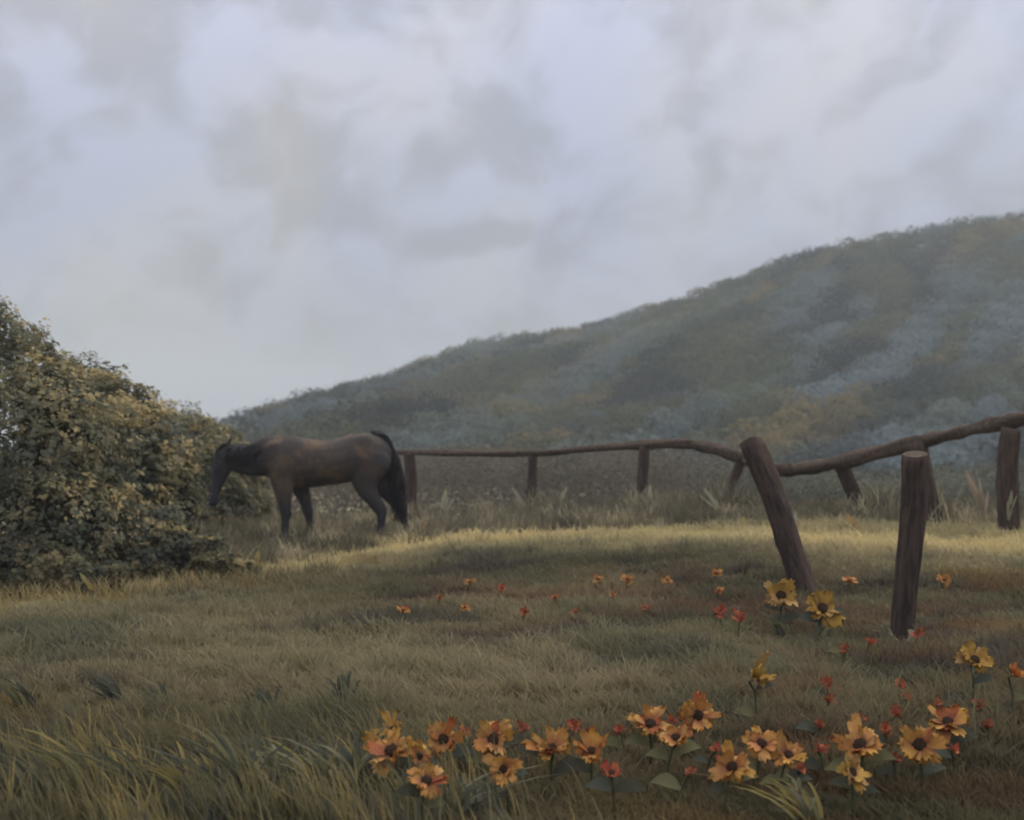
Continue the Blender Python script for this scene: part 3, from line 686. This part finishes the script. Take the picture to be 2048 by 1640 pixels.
for sy in (-1, 1):
    bm = bmesh.new(); bmesh.ops.create_uvsphere(bm, u_segments=14, v_segments=10, radius=2.6 * S)
    bmesh.ops.translate(bm, verts=bm.verts[:], vec=hp(447, 929, 10.4 * sy)); bm_obj('eye', bm, M['eye'], hroot)
def hair(name, roots, n, seed, r0=.010):
    """roots: list of paths [(px,py,y)...] between which strands are spread"""
    r = random.Random(seed); bm = bmesh.new()
    for k in range(n):
        f = r.random() * (len(roots) - 1); i = min(int(f), len(roots) - 2); f -= i
        m_ = min(len(roots[i]), len(roots[i+1])); L_ = r.uniform(.75, 1.05); P_ = []
        for j in range(m_):
            a, b = roots[i][j], roots[i+1][j]; q = [a[c] * (1 - f) + b[c] * f + r.gauss(0, 1.0 + 1.3 * j) for c in range(3)]
            P_.append(np.array(q))
        pth = []
        for j in range(len(P_) - 1):
            for u_ in (0, .34, .67):
                q = [P_[min(max(c, 0), len(P_) - 1)] for c in (j-1, j, j+1, j+2)]; pth.append(hp(*cat(*q, u_)))
        pth.append(hp(*P_[-1])); rr_ = [r0 * r.uniform(.7, 1.2) * (1 - .85 * (j / (len(pth) - 1)) ** 2) for j in range(len(pth))]
        tube(bm, pth, rr_, 5)
    return bm_obj(name, bm, M['hair'], hroot)
hair('tail', [[(742,868,0),(764,874,0),(780,915,0),(785,965,0),(790,1015,0),(796,1040,0)], [(748,870,-4),(772,882,-8),(795,930,-9),(801,975,-8),(803,1020,-7),(805,1050,-6)], [(752,874,4),(768,886,8),(788,935,9),(793,980,8),(799,1010,7),(806,1040,5)]], 170, 5, .010)
hair('mane', [[(556,877,0),(550,888,-9),(544,905,-16),(540,922,-18)], [(530,884,0),(524,894,-9),(519,910,-14),(515,928,-15)], [(500,893,0),(497,902,-7),(493,915,-12),(489,930,-12)], [(476,895,0),(474,904,-6),(471,915,-10),(468,927,-11)], [(464,893,0),(462,900,-5),(459,912,-9),(457,922,-11)]], 190, 6, .008)
hair('forelock', [[(461,890,-3),(448,897,-3),(441,912,-4),(437,926,-5)], [(461,890,3),(449,896,3),(443,910,3),(439,922,3)]], 30, 8, .006)

# ------------------------------------------------------------------ flowers
ORD = ['first', 'second', 'third', 'fourth', 'fifth', 'sixth', 'seventh', 'eighth', 'ninth', 'tenth', 'eleventh', 'twelfth', 'thirteenth', 'fourteenth', 'fifteenth', 'sixteenth', 'seventeenth', 'eighteenth', 'nineteenth', 'twentieth', 'twenty first', 'twenty second', 'twenty third', 'twenty fourth', 'twenty fifth', 'twenty sixth', 'twenty seventh', 'twenty eighth', 'twenty ninth', 'thirtieth']
def flower(name, px, py, Y, dpx, label, cat_, group, pal, seed, n_pet=9, nrm=None, cup=.35, disc=True, leaves=2, broad=1.0):
    r = random.Random(seed); s = Y / F; Rr = dpx * .5 * s
    head = at(px, py, Y); bx = head.x + r.uniform(-.03, .03); by = Y + r.uniform(.0, .05); b = Vector((bx, by, tz(bx, by)))
    root = tag(empty(name, b), label, cat_, group)
    h = head - b
    if nrm is None: nrm = (r.gauss(0, .42), -.7, r.uniform(.2, 1.1))
    N = Vector(nrm).normalized(); q = N.to_track_quat('Z', 'Y')
    bm = bmesh.new(); back = h - N * Rr * .12
    tube(bm, [Vector((0, 0, -.03)), Vector((h.x * .1, h.y * .1, h.z * .35)), Vector((h.x * .5, h.y * .5, h.z * .75)), back - N * Rr * .25, back], [.0045 * max(1, Rr / .06)] * 3 + [.0045 * max(1, Rr / .06) * 1.1, .007 * max(1, Rr / .06)], 7)
    bm_obj('stem', bm, M['stem'], root)
    bm = bmesh.new(); lay = bm.verts.layers.float_color.new('tint')
    for layer in range(2):
        for k in range(n_pet):
            a = 2 * math.pi * (k + layer * .5) / n_pet + r.uniform(-.28, .28)
            L_ = Rr * r.uniform(.62, 1.2) * (1 - .2 * layer); wd = Rr * r.uniform(.30, .52) * broad * 9 / n_pet
            cp = cup + r.gauss(0, .34) + .22 * layer; tw = r.gauss(0, .55)
            tip = r.choice(pal['tip']); base_ = r.choice(pal['base']); j = r.uniform(.85, 1.15)
            rows = []
            for t_, w_ in ((.12, .35), (.35, .75), (.6, 1.0), (.82, .95), (1.0, .55)):
                rad_ = L_ * t_; zz = cp * L_ * (t_ ** 1.3) * .8 - .35 * L_ * max(0, t_ - .65) * r.uniform(.2, 1.2)
                row = []
                for si, e in enumerate((-1, -.45, .1, .6, 1)):
                    rr2 = rad_ * (1 - (.16 * abs(e) + (.16 if si in (1, 3) else 0)) * (t_ > .9)) * (1 + r.gauss(0, .02))
                    ex = wd * .5 * w_ * e
                    p = Vector((rr2, ex, zz + (.10 * abs(e) + tw * e * t_) * wd * .6 + (.02 * Rr if si % 2 else 0)))
                    p = Matrix.Rotation(a, 3, 'Z') @ p
                    v = bm.verts.new(h + q @ p); f_ = min(1, max(0, (t_ - .2) / .55)); f_ = f_ * (.85 + .3 * r.random())
                    f_ = min(f_, 1); v[lay] = tuple((base_[c] * (1 - f_) + tip[c] * f_) * j for c in range(3)) + (1,)
                    row.append(v)
                rows.append(row)
            for r1, r2 in zip(rows, rows[1:]):
                for k2 in range(4): bm.faces.new((r1[k2], r1[k2+1], r2[k2+1], r2[k2]))
    bm_obj('petals', bm, M['petal'], root)
    if disc:
        bm = bmesh.new(); bmesh.ops.create_uvsphere(bm, u_segments=16, v_segments=9, radius=Rr * .26)
        for v in bm.verts: v.co.z *= .55; v.co *= 1 + .07 * r.gauss(0, 1); v.co = h + q @ (v.co + Vector((0, 0, Rr * .08)))
        bm_obj('flower_centre', bm, M['disc'], root)
    for k in range(leaves):
        bm = bmesh.new(); lay = bm.verts.layers.float_color.new('tint'); f_ = r.uniform(.3, .8); o = Vector((h.x * f_ * .6, h.y * f_ * .6, h.z * f_))
        sg = 1 if k % 2 else -1; l2 = r.uniform(.06, .11) * max(1, Rr / .07); dy = r.uniform(-.6, .3)
        path = [o + Vector((sg * l2 * t_, dy * l2 * t_, l2 * (.8 * t_ - .6 * t_ * t_))) for t_ in (0, .25, .5, .75, 1)]
        strip(bm, lay, path, [l2 * .5 * w_ for w_ in (.15, .8, 1, .65, .05)], (-.25 * sg, .6, .75), r.choice([OLV, DRK, BLU]))
        bm_obj('leaf', bm, M['grass'], root)
    return root
PO = {'tip': [(.50, .25, .065), (.56, .31, .10), (.42, .19, .05), (.50, .28, .06), (.36, .11, .04), (.44, .25, .06)], 'base': [(.28, .09, .05), (.34, .14, .05), (.20, .05, .035)]}
PY = {'tip': [(.44, .27, .06), (.38, .22, .05), (.44, .28, .12)], 'base': [(.28, .14, .03), (.33, .18, .04)]}
PR = {'tip': [(.34, .075, .035), (.40, .13, .05), (.30, .10, .05)], 'base': [(.20, .04, .025)]}
GO = 'orange daisy like flowers with dark centres in the near grass'
big = [(783,1505,104,PO,'orange flower at the left end of the bottom row, largest of them'), (887,1480,80,PO,'orange flower just right of and above the largest flower at the left end'),
 (787,1462,66,PY,'yellow flower peeking above the largest orange flower at the left end'), (853,1563,78,PO,'lowest orange flower of the left group, close to the bottom edge'), (838,1512,52,PO,'small pinkish orange flower squeezed between the left group of flowers'),
 (988,1480,86,PO,'upper orange flower of the close pair right of the left group'), (1008,1540,70,PO,'lower pinkish orange flower of the close pair right of the left group'),
 (1103,1500,86,PO,'bowl shaped orange flower left of the middle of the bottom row'), (1183,1505,74,PO,'small bowl shaped orange flower next right of the other bowl shaped one'), (1223,1548,50,PR,'small rusty red flower low below the bowl shaped orange pair'),
 (1300,1450,84,PO,'left flower of the raised orange trio in the middle'), (1395,1432,78,PO,'top right flower of the raised orange trio in the middle'), (1352,1478,72,PO,'bottom flower of the raised orange trio in the middle'),
 (1466,1535,82,PO,'orange flower with a wide dark centre, left of the trio right of middle'), (1522,1488,74,PO,'upper orange flower of the group right of middle'), (1576,1512,74,PO,'orange bloom at the right side of the group right of middle'),
 (1722,1492,96,PO,'large reddish orange flower below the nearest post, upper of a stacked pair'), (1703,1545,70,PY,'ochre flower directly under the large reddish orange one'),
 (1838,1490,92,PO,'open orange flower with separate petals near the lower right corner'), (1895,1446,80,PO,'orange flower above and right of the open one near the lower right corner')]
for i, (px, py, dp, pal, lb) in enumerate(big):
    Y = 4.0 - .0 * i + (1505 - py) * .004
    zt = .19; Y = max(3.6, min(4.6, (EYE - zt) * F / (py - HOR)))
    nrm = None
    if 'bowl' in lb: nrm = (random.uniform(-.2, .2), -.45, .85)
    flower('orange_flower', px, py, Y, dp * 1.16, lb, 'flower', GO, pal, 500 + i, n_pet=random.choice((7, 8, 9)), nrm=nrm, cup=.6 if 'bowl' in lb else .3)
flower('yellow_flower', 1562, 1192, 7.6, 84, 'yellow flower with a dark centre at the left foot of the leaning post', 'flower', GO, PY, 540, n_pet=8, nrm=(-.25, -.8, .5))
flower('yellow_flower', 1643, 1218, 7.5, 92, 'yellow flower with a dark centre at the right foot of the leaning post', 'flower', GO, PY, 541, n_pet=8, nrm=(.25, -.8, .6))
flower('yellow_flower', 1948, 1322, 5.0, 84, 'yellow flower standing alone near the right edge, right of the nearest post', 'flower', GO, PY, 542, n_pet=8, nrm=(.1, -.7, .75), cup=.4)
flower('yellow_flower', 1508, 1357, 4.8, 66, 'half open yellow flower seen side on in the open grass below the leaning post', 'flower', GO, PY, 543, n_pet=5, nrm=(.75, -.3, .6), cup=1.2, disc=False)
flower('orange_flower', 2024, 1350, 4.7, 52, 'small half open orange flower cut by the right edge', 'flower', GO, {'tip': [(.55, .20, .05)], 'base': [(.38, .10, .04)]}, 544, n_pet=6, nrm=(.5, -.5, .6), cup=1.0, disc=False)
mid = sorted([(940,1165,30,0), (930,1216,26,0), (1110,1196,24,1), (1197,1160,30,0), (1255,1160,32,0), (1335,1162,26,0), (1432,1148,32,0), (1438,1182,28,0), (1700,1162,34,0), (1888,1162,34,0), (806,1222,30,0), (1050,1224,26,1), (1003,1178,24,1), (1290,1215,22,1), (1150,1225,22,1), (1225,1190,20,0), (880,1195,20,1)])
for i, (px, py, dp, red) in enumerate(mid):
    Y = 6.0
    while at(px, py, Y).z - tz(at(px, py, Y).x, Y) > .11: Y += .05
    flower('meadow_flower', px, py, Y, dp, '%s small flower in the middle meadow row, %s from the left' % ('dull red' if red else 'orange', ORD[i]), 'small flower', 'small orange and red flowers scattered across the middle meadow', PR if red else PO, 600 + i, n_pet=6, nrm=(random.uniform(-.3, .3), -.5, .9), leaves=0, disc=True)
reds = sorted([(930, 1465), (1045, 1460), (1150, 1455), (1345, 1445), (1430, 1500), (1545, 1480), (1640, 1500), (1770, 1460), (830, 1545), (1790, 1520), (1480,1238), (1440,1225), (1655,1368), (1660,1405), (1722,1440), (1800,1372), (1812,1395), (1690,1300), (1740,1285), (1835,1272), (1872,1408), (1640,1452), (1790,1428), (1960,1410), (1975,1450), (1240,1462), (1180,1470), (1380,1545), (1905,1500), (1600,1540)])
for i, (px, py) in enumerate(reds):
    Y = (EYE - .13) * F / (py - HOR)
    flower('red_flower', px, py, Y, random.uniform(24, 38), 'small red flower in the right hand grass, %s red one from left' % ORD[i], 'small flower', 'small red flowers in the grass at the right', PR, 700 + i, n_pet=5, nrm=(random.uniform(-.5, .5), -.5, .7), cup=.6, disc=False, leaves=1)
# pale leaves at the foot of the nearest post
for i, (px, py, hh, ln, lb) in enumerate([(1782, 1272, 60, -.5, 'pale grey leaves at the left foot of the nearest post'), (1826, 1272, 50, .1, 'thin pale blades at the right foot of the nearest post')]):
    tuft_plant('grass_tuft', px, py, hh, ln, [(.38, .34, .25), (.20, .18, .12)], lb, 'grass tuft', G1, nb=6, wpx=16, seed=800 + i, Y=baseB.y - .12)

# ------------------------------------------------------------------ damp air between here and the hill
bm = bmesh.new(); bmesh.ops.create_cube(bm, size=1)
for v in bm.verts: v.co = Vector((v.co.x * 1900, v.co.y * 1900, -6.5 if v.co.z < 0 else 66))
hm = bpy.data.materials.new('haze'); hm.use_nodes = True; t = NT(hm.node_tree)
o_ = t.n('ShaderNodeOutputMaterial'); pv = t.n('ShaderNodeVolumePrincipled'); pv.inputs['Color'].default_value = (.78, .86, .93, 1); pv.inputs['Density'].default_value = .0012; pv.inputs['Anisotropy'].default_value = .2
t.l(pv.outputs[0], o_.inputs['Volume'])
tag(bm_obj('haze', bm, hm, smooth=False), kind='stuff')
